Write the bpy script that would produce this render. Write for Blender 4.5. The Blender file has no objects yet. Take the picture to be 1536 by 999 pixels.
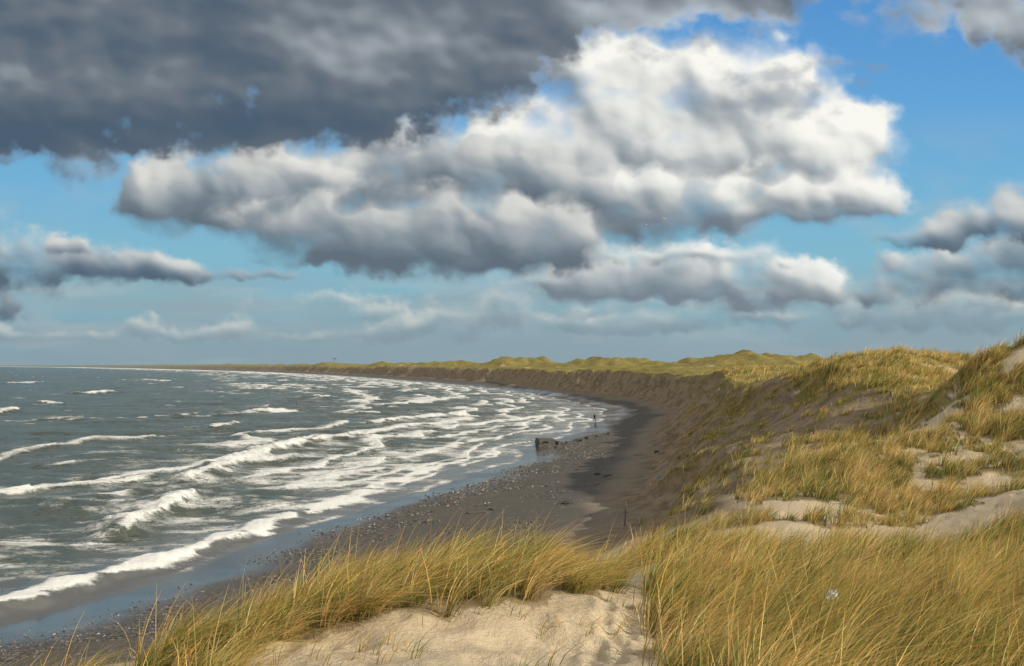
import bpy, bmesh, math, random, time
import numpy as np
from mathutils import Vector, Matrix
random.seed(7); rng=np.random.default_rng(7); T0=time.time()
F=1330.0; H=11.0
def W(px,d): return ((px-768.0)/F*d, d)
def S(px,py,z=0.0):
    d=F*(H-z)/(py-548.0); return ((px-768.0)/F*d,d)
def lin(r,g,b):
    return tuple(((c/255)/12.92 if c/255<=0.04045 else ((c/255+0.055)/1.055)**2.4) for c in (r,g,b))
scene=bpy.context.scene
# ---------------------------------------------------------------- noise
_a=rng.random(256)*2*np.pi; GX=np.cos(_a); GY=np.sin(_a)
PJX=rng.random(256); PJY=rng.random(256)
def _h(ix,iy,seed):
    h=(ix*374761393+iy*668265263+seed*144269501)&0xffffffff
    h=((h^(h>>13))*1274126177)&0xffffffff
    return ((h^(h>>16))&255)
def gn(x,y,seed=0):
    xf=np.floor(x); yf=np.floor(y); ix=xf.astype(np.int64); iy=yf.astype(np.int64)
    fx=x-xf; fy=y-yf
    u=fx*fx*fx*(fx*(fx*6-15)+10); v=fy*fy*fy*(fy*(fy*6-15)+10)
    def g(dx,dy):
        k=_h(ix+dx,iy+dy,seed); return GX[k]*(fx-dx)+GY[k]*(fy-dy)
    a=g(0,0);b=g(1,0);c=g(0,1);d=g(1,1)
    return ((a+(b-a)*u)*(1-v)+(c+(d-c)*u)*v)*1.5
def fbm(x,y,o=3,seed=0):
    s=0;a=1.0;t=0
    for i in range(o):
        s=s+a*gn(x*2**i+17.3*i,y*2**i-9.1*i,seed+i); t+=a; a*=.5
    return s/t
def worley(x,y,seed):
    ix=np.floor(x).astype(np.int64); iy=np.floor(y).astype(np.int64); best=np.full(x.shape,9.)
    for dx in (-1,0,1):
        for dy in (-1,0,1):
            k=_h(ix+dx,iy+dy,seed); k2=(k*7+13)&255
            d=(ix+dx+PJX[k]-x)**2+(iy+dy+PJY[k2]-y)**2; best=np.minimum(best,d)
    return best
def sst(x,a,b):
    t=np.clip((x-a)/(b-a),0,1); return t*t*(3-2*t)
def poly_sd(x,y,P):
    best=np.full(x.shape,1e18); sg=np.zeros(x.shape)
    for i in range(len(P)-1):
        ax,ay=P[i];bx,by=P[i+1];dx=bx-ax;dy=by-ay;l2=dx*dx+dy*dy
        qx=x-ax;qy=y-ay
        t=np.clip((qx*dx+qy*dy)/l2,0,1)
        d=(qx-t*dx)**2+(qy-t*dy)**2
        m=d<best-1e-9
        best=np.where(m,d,best); sg=np.where(m,qx*dy-qy*dx,sg)
    return np.sqrt(best)*np.where(sg>=0,1,-1)
def smooth_poly(P,n=3):
    P=[np.array(p,float) for p in P]; out=[]
    Q=[2*P[0]-P[1]]+P+[2*P[-1]-P[-2]]
    for i in range(1,len(Q)-2):
        for k in range(n):
            t=k/n; p0,p1,p2,p3=Q[i-1:i+3]
            out.append(.5*((2*p1)+(-p0+p2)*t+(2*p0-5*p1+4*p2-p3)*t*t+(-p0+3*p1-3*p2+p3)*t**3))
    out.append(P[-1]); return [tuple(p) for p in out]
FAR=[(-405,1463),(-736,2090),(-1388,3250),(-2376,4877),(-4680,8100),(-9800,12200),(-22000,19000)]
SHORE=smooth_poly([(-80,-10),(-47,13),(-31,27),(-21.6,37.2),(-17.2,48),(-15,58),(-11,68),(-4,88),(-.8,100),(1.2,117),(8,137),(13.2,159),(21.,203),(19.6,257),(8.4,348),(-25,488),(-84,665),(-196,975)],2)+FAR
TOE=smooth_poly([(-75,-22),(-45,4),(-25,16),(-13,23),(-5,29),(2,36),(5.8,47.5),(7.4,56),(10.3,70),(17.4,107),(25,145),(33,187),(34,230),(24,299),(10,363),(-8,500),(-65,678),(-178,992)],2)+[(-386,1487),(-712,2118),(-1358,3285),(-2345,4915),(-4600,8200),(-9700,12330),(-21900,19200)]
SV=[(300,1045,7.5),(650,1012,7.5),(1000,1020,8),(1400,1020,8.5),(80,1035,10),(-100,1070,12),(120,1028,10),
(450,975,8.8),(540,932,9.6),(640,938,9.6),(700,930,9.9),(760,914,10.3),(850,898,11),(915,912,10.8),(945,925,10.8),(900,974,9.2),(800,985,8.7),(700,970,9),
(230,1004,12),(330,962,12.5),(450,918,13),(560,884,13.3),(650,868,13.5),(750,863,13.5),(850,868,13.5),(915,886,13),
(945,898,12.5),(945,884,15),(945,866,20),(955,852,25),
(650,888,17),(450,942,17),(850,892,17),(650,896,21),(850,874,21),(300,988,16),
(1000,875,15),(1000,845,19),(1000,945,10.5),(1200,990,9.5),(1200,905,13.5),(1200,860,18),(1200,832,22),
(1400,990,9.5),(1400,905,13.5),(1400,860,18),(1400,832,22),(1200,782,27),(1400,785,27),(1060,805,25),(1000,815,24),
(1400,742,31),(1520,700,33),(1490,655,37),(1300,695,35),(1200,745,31),(1150,735,33),(1100,795,26),(1250,672,42),(1340,700,34),
(1200,655,48),(1260,648,46),(1310,635,47),(1230,582,60),(1190,557,70),(1250,548,60),(1300,538,60),(1345,536,60),(1330,565,54),(1400,542,60),(1390,585,50),(1440,568,56),(1330,544,75),(1260,548,85),(1380,640,44),
(1450,556,45),(1500,527,46),(1540,524,46),(1440,618,41),(1520,608,40),(1436,602,49),
(1700,555,42),(1700,700,25),(1700,900,12),(1750,620,33),(1900,700,25),(1450,548,75)]
C=[( (px-768)/F*d, d, H-(py-548)/F*d) for px,py,d in SV]+[(0,0,9.3),(-5,-4,9.2),(5,-4,9.4),(0,-12,9.6),(-12,2,7.5),(12,2,9.2)]
C=np.array(C)
def tps(r2): return np.where(r2>1e-9,r2*np.log(np.maximum(r2,1e-9)),0)
n=len(C); A=np.zeros((n+3,n+3))
r2=(C[:,None,0]-C[None,:,0])**2+(C[:,None,1]-C[None,:,1])**2
A[:n,:n]=tps(r2)+np.eye(n)*0.3; A[:n,n]=1;A[:n,n+1:n+3]=C[:,:2];A[n,:n]=1;A[n+1:n+3,:n]=C[:,:2].T
wts=np.linalg.solve(A,np.concatenate([C[:,2],[0,0,0]]))
def near_plateau(x,y):
    z=wts[n]+wts[n+1]*x+wts[n+2]*y
    for i in range(n):
        q=(x-C[i,0])**2+(y-C[i,1])**2+1e-9; z=z+wts[i]*q*np.log(q)
    return np.clip(z,4.0,13.2)
HILLS=[(1070,531,390,22),(1150,537,300,20),(780,532,620,30),(835,540,560,18),(940,535,500,24),(985,541,420,14),(550,540,1000,50),(690,539,760,26),(735,542,700,18),(460,541,1300,70),(400,543,1500,70),(1300,540,260,50),(1000,547,330,13),(940,557,250,10),(1020,560,210,9),(640,541,820,30),(1100,545,280,12),(870,541,520,16)]
HB=[((px-768)/F*d,d,H+(548-py)/F*d-9.6,r) for px,py,d,r in HILLS]
PR=[]
for i in range(18):
    t=i/17; px=890+35*math.sin(t*2.2)+(-14 if i%2 else 14)+random.uniform(-8,8); d=7.9+t*3.6
    X,Y=W(px,d); PR.append((X,Y,random.uniform(.09,.12),random.uniform(.07,.10)))
for i in range(18):
    X,Y=W(random.uniform(420,880),random.uniform(8.0,10.0)); PR.append((X,Y,random.uniform(.10,.24),random.uniform(.03,.05)))
for i in range(30):
    t=i/29; X,Y=W(1330+t*260+random.uniform(-8,8),37.5-3.5*t+random.uniform(-.5,.5)); PR.append((X,Y,.17,.10))
def fields(x,y):
    r=np.hypot(x,y)
    s=poly_sd(x,y,SHORE); t=poly_sd(x,y,TOE)
    s=s+(1.5*fbm(x/9,y/9,3,11)+2.6*gn(x/19,y/19,12))*sst(r,30,80)+5*gn(x/90,y/90,13)*sst(r,250,500)
    t=t+2.0*fbm(x/8,y/8,3,21)*sst(r,20,45)+7*fbm(x/30,y/30,4,22)*sst(r,110,220)
    return s,t,r
def height(x,y,full=False):
    x=np.asarray(x,float);y=np.asarray(y,float)
    s,t,r=fields(x,y)
    width=np.maximum(s,0)+np.maximum(-t,0)+.5
    zb=np.where(s>0,2.0*np.clip(s/width,0,1)**1.25,np.maximum(.07*s,-3))
    tp=np.maximum(t,0)
    gul=1+.24*gn(x/4.5+3,y/4.5,31)+.20*gn(x/1.8,y/1.8,32)+.3*sst(r,100,200)
    k=0.86*gul
    sl=zb+k*(np.sqrt(tp*tp+2.2)-1.483)
    wn=1-sst(r,72,105)
    inl=sst(t,25,160)
    far=9.3+1.3*fbm(x/14,y/14,4,41)+1.4*gn(x/60,y/60,43)+inl*(4.2*np.maximum(fbm(x/55,y/45,5,45)+.08,0)*(1+sst(r,900,3000)*1.2)+.9*(.5-np.abs(fbm(x/22,y/22,4,47)))*2)
    for hx,hy,a,rr in HB:
        m=(np.abs(x-hx)<rr*3)&(np.abs(y-hy)<rr*3)&(t>5)
        if m.any():
            xx=x[m]+rr*.9*fbm(x[m]/rr,y[m]/rr,3,49); yy=y[m]+rr*.9*fbm(x[m]/rr,y[m]/rr,3,48)
            far[m]+=max(a,1)*np.exp(-(((xx-hx)**2+(yy-hy)**2)/(rr*rr)))*sst(t[m],8,35)*.8*(1+.5*fbm(x[m]/9,y[m]/9,3,46))
    far=np.where(r>5000,np.minimum(far,14),far)
    near=far.copy(); m=(r<105)&(t>-1)
    if m.any(): near[m]=near_plateau(x[m],y[m])
    pl=near*wn+far*(1-wn)
    det=.12*fbm(x/1.7,y/1.7,3,51)*(1-.3*sst(r,13,10))+.03*fbm(x/.35,y/.35,2,55)*(1-.4*sst(r,13,10))+.50*fbm(x/4.5,y/4.5,3,57)*sst(r,26,45)+.07*fbm(x/.9+2,y/1.1,2,59)*sst(r,13,10)
    pl=pl+det
    kk=.7
    hh=np.clip(.5+.5*(pl-sl)/kk,0,1)
    z=pl*(1-hh)+sl*hh-kk*hh*(1-hh)
    z=np.where(t>0,z,zb)
    z=z+sst(s,1,5)*(.05*fbm(x/1.3,y/1.3,3,61))
    fc=sst(pl-sl,0,1)*sst(t,.5,2)
    z=z-.20*fc*gn(x/.9,y/.9,64)-.75*fc*np.abs(gn(x/2.6,y/2.6,66))*sst(r,25,40)
    for X,Y,rr,dp in PR:
        m=(np.abs(x-X)<.8)&(np.abs(y-Y)<.8)
        if m.any():
            q=((x[m]-X)**2+((y[m]-Y)/1.6)**2)/(rr*rr)
            z[m]+= -dp*np.exp(-q)+dp*.25*np.exp(-((np.sqrt(q)-1.5)/.5)**2)
    if full: return z,s,t,r,pl,sl
    return z
def inpoly(x,y,P):
    c=np.zeros(x.shape,bool); j=len(P)-1
    for i in range(len(P)):
        xi,yi=P[i];xj,yj=P[j]
        if yi!=yj:
            c^=((yi>y)!=(yj>y))&(x<(xj-xi)*(y-yi)/(yj-yi)+xi)
        j=i
    return c
def PW(L): return [W(a,b) for a,b in L]
PA=PW([(225,9.8),(190,8.2),(210,6.6),(300,6.8),(370,8.6),(450,9.3),(530,9.7),(600,10.0),(680,9.7),(740,10.3),(800,10.3),(845,11.3),(912,11.9),(928,13.2),(900,16),(800,16.5),(650,16),(450,14.6),(300,13),(250,12)])
PB=PW([(1000,6),(975,8.5),(965,11),(968,13.5),(980,17),(1010,21),(1100,22.5),(1250,23),(1400,23),(1536,23.5),(1750,23),(2100,14),(2300,5)])
PC=PW([(1112,31),(1180,30.5),(1260,30.5),(1350,32),(1345,37),(1300,41),(1225,41),(1130,36)])
PD=PW([(1230,27.5),(1400,27),(1536,28.5),(1700,29),(1700,34),(1536,35.5),(1400,35),(1340,35)])
PM1=PW([(1180,78),(1178,66),(1205,60),(1250,56),(1290,52.5),(1330,50.5),(1350,46),(1370,43.5),(1425,43),(1450,50),(1460,80),(1400,100),(1190,100)])
PM2=PW([(1440,41),(1455,37.5),(1536,35.5),(1700,33),(1900,34),(1900,60),(1460,62),(1446,50)])
PE_=PW([(1000,38),(1110,35.5),(1200,42.5),(1320,43.5),(1360,46),(1330,51),(1250,57),(1200,61),(1165,85),(1050,85)])
def cover(x,y,t=None):
    r=np.hypot(x,y); q=np.clip(r/15,.6,3)
    jx=x+.8*fbm(x/1.1,y/1.1,3,71)*q; jy=y+.8*fbm(x/1.1,y/1.1,3,73)*q
    c=np.zeros(x.shape)
    c=np.maximum(c,1.0*inpoly(jx,jy,PA)); c=np.maximum(c,1.0*inpoly(jx,jy,PB))
    c=np.maximum(c,.95*inpoly(jx,jy,PC))
    pn=sst(fbm(x/1.6,y/1.6,3,75),-.10,.10)
    c=np.maximum(c,pn*inpoly(jx,jy,PD))
    c=np.maximum(c,sst(fbm(x/4,y/4,2,77),-.55,-.35)*inpoly(jx,jy,PM1))
    c=np.maximum(c,sst(fbm(x/3.2,y/3.2,2,79),-.42,-.2)*inpoly(jx,jy,PM2))
    c=np.maximum(c,.85*sst(fbm(x/1.6,y/1.6,3,78),.06,.22)*inpoly(jx,jy,PE_))
    for px,d,rr in [(1105,28,1.0),(985,22.5,1.3),(1040,25,.6),(1290,44,1.6),(1390,38.5,1.2),(1415,30,.8),(1240,26.6,.6),(1340,29,.6),(1180,27.5,.5),(1450,36,.7),(1500,34.5,.6)]:
        X,Y=W(px,d); c=np.maximum(c,1.0*(((jx-X)**2+(jy-Y)**2)<rr*rr))
    return c
# ---------------------------------------------------------------- node helpers
class NT:
    def __init__(s,t): s.t=t; s.n=t.nodes; s.l=t.links
    def new(s,ty,**k):
        a=s.n.new(ty)
        for q,v in k.items(): setattr(a,q,v)
        return a
    def put(s,sock,v):
        if v is None: return
        if isinstance(v,bpy.types.NodeSocket): s.l.new(v,sock)
        elif isinstance(v,(tuple,list)) and len(v)==3 and sock.type=='RGBA': sock.default_value=(*v,1)
        else: sock.default_value=v
    def m(s,op,a,b=None,c=None,clamp=False):
        q=s.new('ShaderNodeMath',operation=op); q.use_clamp=clamp
        s.put(q.inputs[0],a); s.put(q.inputs[1],b); s.put(q.inputs[2],c); return q.outputs[0]
    def v(s,op,a,b=None,out=0):
        q=s.new('ShaderNodeVectorMath',operation=op); s.put(q.inputs[0],a); s.put(q.inputs[1],b); return q.outputs[out]
    def ss(s,x,a,b,c=0.,d=1.):
        q=s.new('ShaderNodeMapRange',interpolation_type='SMOOTHSTEP')
        for i,v in enumerate((x,a,b,c,d)): s.put(q.inputs[i],v)
        return q.outputs[0]
    def mix(s,f,a,b,bt='MIX'):
        q=s.new('ShaderNodeMix',data_type='RGBA',blend_type=bt); s.put(q.inputs[0],f); s.put(q.inputs[6],a); s.put(q.inputs[7],b); return q.outputs[2]
    def noise(s,vec,sc,det=4,ro=.5,dist=0.,out=0):
        q=s.new('ShaderNodeTexNoise'); s.put(q.inputs['Vector'],vec); q.inputs['Scale'].default_value=sc
        q.inputs['Detail'].default_value=det; q.inputs['Roughness'].default_value=ro; q.inputs['Distortion'].default_value=dist
        return q.outputs[out]
    def ramp(s,x,stops):
        q=s.new('ShaderNodeValToRGB'); s.put(q.inputs[0],x); e=q.color_ramp.elements
        while len(e)<len(stops): e.new(.5)
        for i,(p,c) in enumerate(stops): e[i].position=p; e[i].color=(*c,1)
        return q.outputs[0]
    def attr(s,name,out='Color'):
        q=s.new('ShaderNodeAttribute',attribute_name=name); return q.outputs[out]
def newmat(name):
    m=bpy.data.materials.new(name); m.use_nodes=True; t=NT(m.node_tree); b=m.node_tree.nodes['Principled BSDF']; return m,t,b
def simple(name,col,rough=.8,var=.25,sc=8,bump=.2,metal=0):
    m,t,b=newmat(name); tc=t.new('ShaderNodeTexCoord').outputs['Object']
    nz=t.noise(tc,sc,6,.6); c=t.mix(nz,tuple(x*(1-var) for x in col),tuple(min(1,x*(1+var)) for x in col)); t.put(b.inputs['Base Color'],c)
    b.inputs['Roughness'].default_value=rough; b.inputs['Metallic'].default_value=metal
    bp=t.new('ShaderNodeBump'); bp.inputs['Strength'].default_value=bump; bp.inputs['Distance'].default_value=.05; t.put(bp.inputs['Height'],nz); t.put(b.inputs['Normal'],bp.outputs[0])
    return m
def mesh_np(name,V,Q,mat,smooth=True):
    me=bpy.data.meshes.new(name); me.vertices.add(len(V)); me.vertices.foreach_set('co',V.astype(np.float32).ravel())
    nq=len(Q); k=Q.shape[1]; me.loops.add(nq*k); me.loops.foreach_set('vertex_index',Q.astype(np.int32).ravel())
    me.polygons.add(nq); me.polygons.foreach_set('loop_start',(np.arange(nq)*k).astype(np.int32))
    me.polygons.foreach_set('use_smooth',np.full(nq,smooth)); me.update(calc_edges=True)
    me.materials.append(mat); ob=bpy.data.objects.new(name,me); scene.collection.objects.link(ob); return ob
def colattr(ob,name,arr):
    a=ob.data.attributes.new(name,'FLOAT_COLOR','POINT'); a.data.foreach_set('color',arr.astype(np.float32).ravel())
def gridq(nr,nc):
    i=np.arange(nr-1)[:,None]*nc+np.arange(nc-1)[None,:]; i=i.ravel()
    return np.stack([i,i+1,i+1+nc,i+nc],1)
# ---------------------------------------------------------------- sun + world
SUN_AZ=math.radians(120); SUN_EL=math.radians(26)
sd=Vector((math.sin(SUN_AZ)*math.cos(SUN_EL),math.cos(SUN_AZ)*math.cos(SUN_EL),math.sin(SUN_EL)))
L=bpy.data.lights.new('sun','SUN'); L.energy=4.8; L.angle=math.radians(.53); L.color=(1,.90,.72)
so=bpy.data.objects.new('sun',L); so.rotation_euler=(-sd).to_track_quat('-Z','Y').to_euler(); so.location=(40,-20,60); scene.collection.objects.link(so)
w=bpy.data.worlds.new('World'); scene.world=w; w.use_nodes=True; T=NT(w.node_tree)
for q in list(T.n): T.n.remove(q)
out=T.new('ShaderNodeOutputWorld'); bg=T.new('ShaderNodeBackground'); bg.inputs[1].default_value=.12; T.l.new(bg.outputs[0],out.inputs[0])
sky=T.new('ShaderNodeTexSky',sky_type='NISHITA'); sky.sun_disc=False; sky.sun_elevation=SUN_EL; sky.sun_rotation=SUN_AZ; sky.air_density=1.0; sky.dust_density=.6
dv=T.new('ShaderNodeTexCoord').outputs['Generated']
cl_=T.ss(T.noise(dv,2.2,2,.5),.33,.5)
T.l.new(T.mix(cl_,sky.outputs[0],(5.2,5.05,4.8)),bg.inputs[0])
# ---------------------------------------------------------------- sky dome with weather
PXs=np.arange(-520,2060,1.7); PYs=np.arange(-460,566,1.45)
PX,PY=np.meshgrid(PXs,PYs)
stepx,stepy=1.7,1.45
def box(A_,r_,ax):
    if r_<1: return A_
    c=np.cumsum(np.concatenate([np.repeat(np.take(A_,[0],ax),r_+1,ax),A_,np.repeat(np.take(A_,[-1],ax),r_,ax)],ax),ax)
    k=2*r_+1
    return (np.take(c,range(k,c.shape[ax]),ax)-np.take(c,range(0,c.shape[ax]-k),ax))/k
def blur(A_,px_,it=2):
    for _ in range(it):
        A_=box(A_,int(round(px_/stepx)),1); A_=box(A_,int(round(px_/stepy)),0)
    return A_
wx_=30*fbm(PX/150,PY/120,3,601)+16*fbm(PX/42,PY/38,4,611); wy_=22*fbm(PX/150,PY/120,3,621)+13*fbm(PX/42,PY/38,4,631)
w2x=7*fbm(PX/16,PY/15,3,641); w2y=7*fbm(PX/16,PY/15,3,651)
QX=PX+wx_; QY=PY+wy_
def puff(l,seed):
    return np.clip(1-worley((QX+w2x)/l,(QY+w2y)/(l*.85),seed)*1.25,0,1)
P1=puff(118,640); P2=puff(62,641); P3=puff(31,642); P4=puff(15,643); P5=puff(8,644)
fb=fbm(PX/120,PY/90,6,680); fb2=fbm(PX/260,PY/120,5,690); fine=fbm(PX/26,PY/20,4,700); wsp=fbm((PX+PY*.3)/60,PY/34,5,720); rough=.25+.55*sst(fbm(PX/130,PY/110,2,725),-.25,.3)
NZ=.38*(P1-.6)+.26*(P2-.6)+.16*(P3-.6)+.08*(P4-.6)+.35*fb+.12*fine+.18*wsp
NZs=.30*(P2-.6)+.26*(P3-.6)+.14*(P4-.6)+.4*fbm(PX/60,PY/40,5,730)+.16*fine+.2*wsp
def shp(Ls,flat=.7,qx=None,qy=None):
    qx=QX if qx is None else qx; qy=QY if qy is None else qy
    D=np.zeros(PX.shape)
    for (cx_,cy_,rx,ry,*wt) in Ls:
        dy=(qy-cy_); q=((qx-cx_)/rx)**2+(dy/np.where(dy>0,ry*flat,ry))**2
        D=D+(wt[0] if wt else 1.)*np.exp(-q)
    return D
def shf(A_,dx,dy): return np.roll(A_,(-int(round(dy/stepy)),-int(round(dx/stepx))),(0,1))
def col3(c): return np.array(lin(*c))
def over(col,al,c,op=1.): a=(al*op)[...,None]; return col*(1-a)+c*a
def flatc(c): return np.broadcast_to(col3(c),(PX.shape[0],PX.shape[1],3))
LV=np.array([.62,.60,.50]); LV=LV/np.linalg.norm(LV)
def rampc(x,st):
    xs=[q[0] for q in st]; cs=np.array([lin(*q[1]) for q in st]); return np.stack([np.interp(x,xs,cs[:,i]) for i in range(3)],2)
def cumulus(col,Ls,pal,hs=70.,sc=1.,namp=.9,th0=.24,soft=.5,det=1.,bright=0.,glow=(),op=1.,small=False,flat=.7):
    D=shp(Ls,flat); nz=(NZs if small else NZ)*sst(D,.0,.35)
    raw=np.minimum(D,1.15)+namp*nz-th0
    sw=soft*(.7+1.5*sst(fbm(PX/90,PY/80,2,740),-.2,.35))
    al=sst(raw,-.02,sw)
    h=hs*(1-np.exp(-blur(np.clip(raw+.1,0,None),6*sc)*1.0))
    pu=(0. if small else 118*.17*P1)+62*.17*P2*(.6 if small else 1.)+31*.15*P3+15*.12*P4*rough+8*.08*P5*rough
    h=blur(h+pu*det*rough+6*fb,2.6,1)
    gy,gx=np.gradient(h,stepy,stepx)
    nx=-gx; ny=gy; nl=np.sqrt(nx*nx+ny*ny+1)
    lam=(nx*LV[0]+ny*LV[1]+LV[2])/nl
    lam=.60*lam+.40*blur(lam,8)
    T_=blur(np.clip(raw,0,1.2),7*sc)
    tau=np.zeros(PX.shape); last=0
    for d in (10,26,50,90):
        tau+=(d-last)/90.*shf(T_,d*sc*.7,-d*sc*.72); last=d
    under=np.clip(shf(T_,0,-34*sc)-shf(T_,0,26*sc),-.6,.8)
    li=.34+.54*lam-.34*blur(tau,8*sc)-.36*blur(under,9*sc)+.12*fb2+.06*wsp+bright
    for (gx_,gy_,rx,ry,a_) in glow: li=li+a_*np.exp(-((QX-gx_)/rx)**2-((QY-gy_)/ry)**2)
    li=li+.10*(1-sst(raw,0,.35))
    return over(col,al,rampc(li,pal),op)
col=rampc(PY,[(-500,(56,112,184)),(0,(86,148,208)),(150,(100,164,216)),(280,(118,178,214)),(380,(130,184,206)),(450,(134,178,194)),(505,(132,168,182)),(560,(132,160,170))])
col=over(col,sst(fb2+.35*fb,.0,.5)*sst(PY,120,330)*.35,flatc((168,186,194)))
col=over(col,sst(fbm(PX/420,PY/50,5,705)+.25*fb,-.35,.25)*sst(PY,390,450)*.65,flatc((148,166,174)))
col=over(col,sst(fbm(PX/200,PY/34,6,706)+.2*wsp,-.1,.5)*sst(PY,395,440)*.45,flatc((176,188,190)))
PLOW=[(-.2,(120,142,154)),(.3,(138,158,168)),(.6,(168,182,186)),(.9,(212,215,210))]
PG=[(-.2,(82,98,116)),(.15,(98,114,130)),(.4,(126,139,150)),(.65,(164,172,178)),(.95,(216,217,212))]
PMID=[(-.2,(98,112,125)),(.14,(112,125,136)),(.42,(138,149,157)),(.68,(168,175,179)),(.92,(204,206,203)),(1.15,(230,229,223))]
PWH=[(-.2,(116,128,140)),(.12,(140,150,158)),(.38,(178,184,187)),(.6,(214,216,213)),(.95,(249,248,241))]
B0=[(772,464,46,36),(712,476,56,26),(640,488,66,24),(575,497,60,18),(860,490,50,20),(930,492,60,16),(345,496,40,20),(270,502,40,12),(215,492,22,18),(110,505,90,12),(1000,486,100,20),(1080,470,110,22),(1190,470,100,28),(1290,462,90,30),(1390,475,110,30),(1500,475,110,30),(1640,470,140,40),(460,505,90,10),(20,500,80,10),(-150,495,150,20),(480,455,160,16,.6)]
col=cumulus(col,B0,PLOW,hs=26,sc=.5,namp=1.15,th0=.30,soft=1.0,det=.35,small=True,op=.70,bright=.03)
B0b=[(770,468,40,30),(690,480,50,16),(635,490,36,14),(1100,478,70,14),(1210,478,60,14),(1420,455,70,24),(1320,450,50,18),(1500,462,60,16),(340,492,30,14),(1060,455,60,14),(560,470,60,14),(880,470,50,16),(960,455,50,14)]
col=cumulus(col,B0b,PLOW,hs=26,sc=.5,namp=1.2,th0=.36,soft=.8,det=.45,small=True,op=.55,bright=.12)
B1a=[(30,392,66,34),(110,395,70,34),(190,400,60,30),(250,405,40,20),(-120,390,140,70),(5,465,45,22,.9),(330,414,50,12,.6),(410,418,40,10,.6)]
col=cumulus(col,B1a,PG,hs=40,sc=.7,soft=.8,det=.5,small=True,op=.95,bright=-.06,flat=.9)
B1a=[(90,372,60,22,.8),(20,378,40,20,.7),(170,378,36,14,.6)]
col=cumulus(col,B1a,PG,hs=40,sc=.6,soft=.9,det=.6,small=True,op=.85,bright=.06)
B1b=[(1470,405,110,34),(1560,400,100,40),(1390,398,60,24),(1300,445,90,20,.8),(1440,438,120,24,.8),(1640,350,140,90)]
col=cumulus(col,B1b,PG,hs=40,sc=.8,soft=.9,det=.4,small=True,op=.85,bright=.02,flat=.9)
B1b=[(1470,338,70,36),(1545,325,80,44),(1410,358,54,24),(1350,362,40,14)]
col=cumulus(col,B1b,PG,hs=45,sc=.8,soft=.8,det=.5,small=True,op=.93,bright=.02)
# broad grey body that joins the towers
BB=[(430,295,180,70,1.),(620,310,220,100,1.2),(800,295,180,100,1.2),(980,290,180,80,1.1),(1110,280,110,60,.9),(640,380,190,36,.8)]
col=cumulus(col,BB,PMID,hs=60,sc=1.2,soft=.75,det=.35,bright=.02,flat=.8,namp=1.,glow=[(1000,260,260,80,.2)])
B1c=[(905,405,90,34),(980,402,90,34),(1060,402,100,34),(1150,408,80,32),(1210,420,50,24),(1000,436,200,22),(1180,446,90,18,.8),(1120,465,80,12,.6),(880,425,120,24,.8)]
col=cumulus(col,B1c,PWH,hs=50,sc=.8,soft=.8,det=.5,small=True,op=.92,bright=-.08,flat=.9)
B1c=[(900,382,50,22,.9),(1110,388,100,22,.9),(1010,384,60,20,.8)]
col=cumulus(col,B1c,PWH,hs=50,sc=.7,soft=.8,det=.6,small=True,op=.85,bright=.02)
B3=[(905,118,70,60),(862,92,36,40),(985,140,95,82),(1090,140,95,78),(1180,170,88,84),(1250,205,56,60),(1310,208,44,42,.8),(1080,240,180,90),(920,230,150,86),(780,235,110,60),(1230,280,70,50)]
col=cumulus(col,B3,PWH,hs=95,sc=1.,soft=.65,det=.75,bright=.22,glow=[(905,110,80,55,.14),(1190,210,80,70,.18),(960,170,90,50,.06),(780,260,90,50,-.15)])
B3b=[(1150,300,150,38),(1240,300,80,32),(1010,302,170,42),(900,295,120,38),(1280,318,50,16,.8)]
col=cumulus(col,B3b,PWH,hs=75,sc=.9,soft=.8,det=.6,bright=.00,flat=.8,op=.92,glow=[(1150,285,120,26,.12),(900,310,120,40,-.12)])
B2d=[(605,208,50,38,.95),(570,225,60,24,.6)]
col=cumulus(col,B2d,PWH,hs=50,sc=.7,soft=.6,det=.7,bright=.08)
B2b=[(700,245,110,46),(620,270,110,48),(540,275,90,44),(800,275,90,46),(880,300,60,30,.7)]
col=cumulus(col,B2b,PMID,hs=70,sc=.9,soft=.8,det=.6,bright=-.02,flat=.9)
B2a=[(245,262,46,44),(250,310,60,30,.8),(400,262,90,44),(330,285,80,44),(470,290,90,46),(340,325,100,34)]
col=cumulus(col,B2a,PMID,hs=65,sc=.9,soft=.7,det=.65,bright=.02,flat=.9,glow=[(245,250,40,34,.20),(430,240,80,24,.14)])
B2c=[(560,345,170,46),(440,350,100,36),(690,345,120,50),(790,345,110,46),(850,365,60,30,.8),(620,385,170,30),(760,390,100,26,.8)]
col=cumulus(col,B2c,PMID,hs=75,sc=1.,soft=.8,det=.5,bright=-.05,flat=.9,glow=[(720,320,110,20,.14),(600,390,200,26,-.08)])
D=shp([(1175,125,62,50),(1130,155,44,26,.7),(1010,85,64,28,.6),(1290,155,60,44,.4),(1290,105,60,14,.4),(1250,250,60,14,.3),(1060,60,60,30,.5),(840,150,50,30,.3)],1.,PX+wx_*1.6,PY+wy_*1.6)
col=over(col,sst(D+1.1*wsp*sst(D,0,.3)+.4*fine*sst(D,0,.3),.20,1.25)*.6,flatc((138,150,164)))
ST=[(-100,60,360,150,1.2),(150,70,300,128,1.3),(450,60,260,118,1.2),(300,165,240,52,1.),(60,178,220,40,1.1),(520,165,120,42,.8),(660,70,130,80,1.),(600,140,120,45,.7),(780,30,130,62,1.),(920,-10,150,42,.9),(1080,-12,140,38,.9),(1190,-34,90,26,.6),(1490,14,80,42,.9),(1560,50,70,34,.8),(300,-200,800,220,1.4),(1150,-220,450,150,1.2),(1700,-150,300,180,1.),(706,85,26,16,-1.),(250,205,120,20,.5),(790,90,60,30,.4)]
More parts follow.
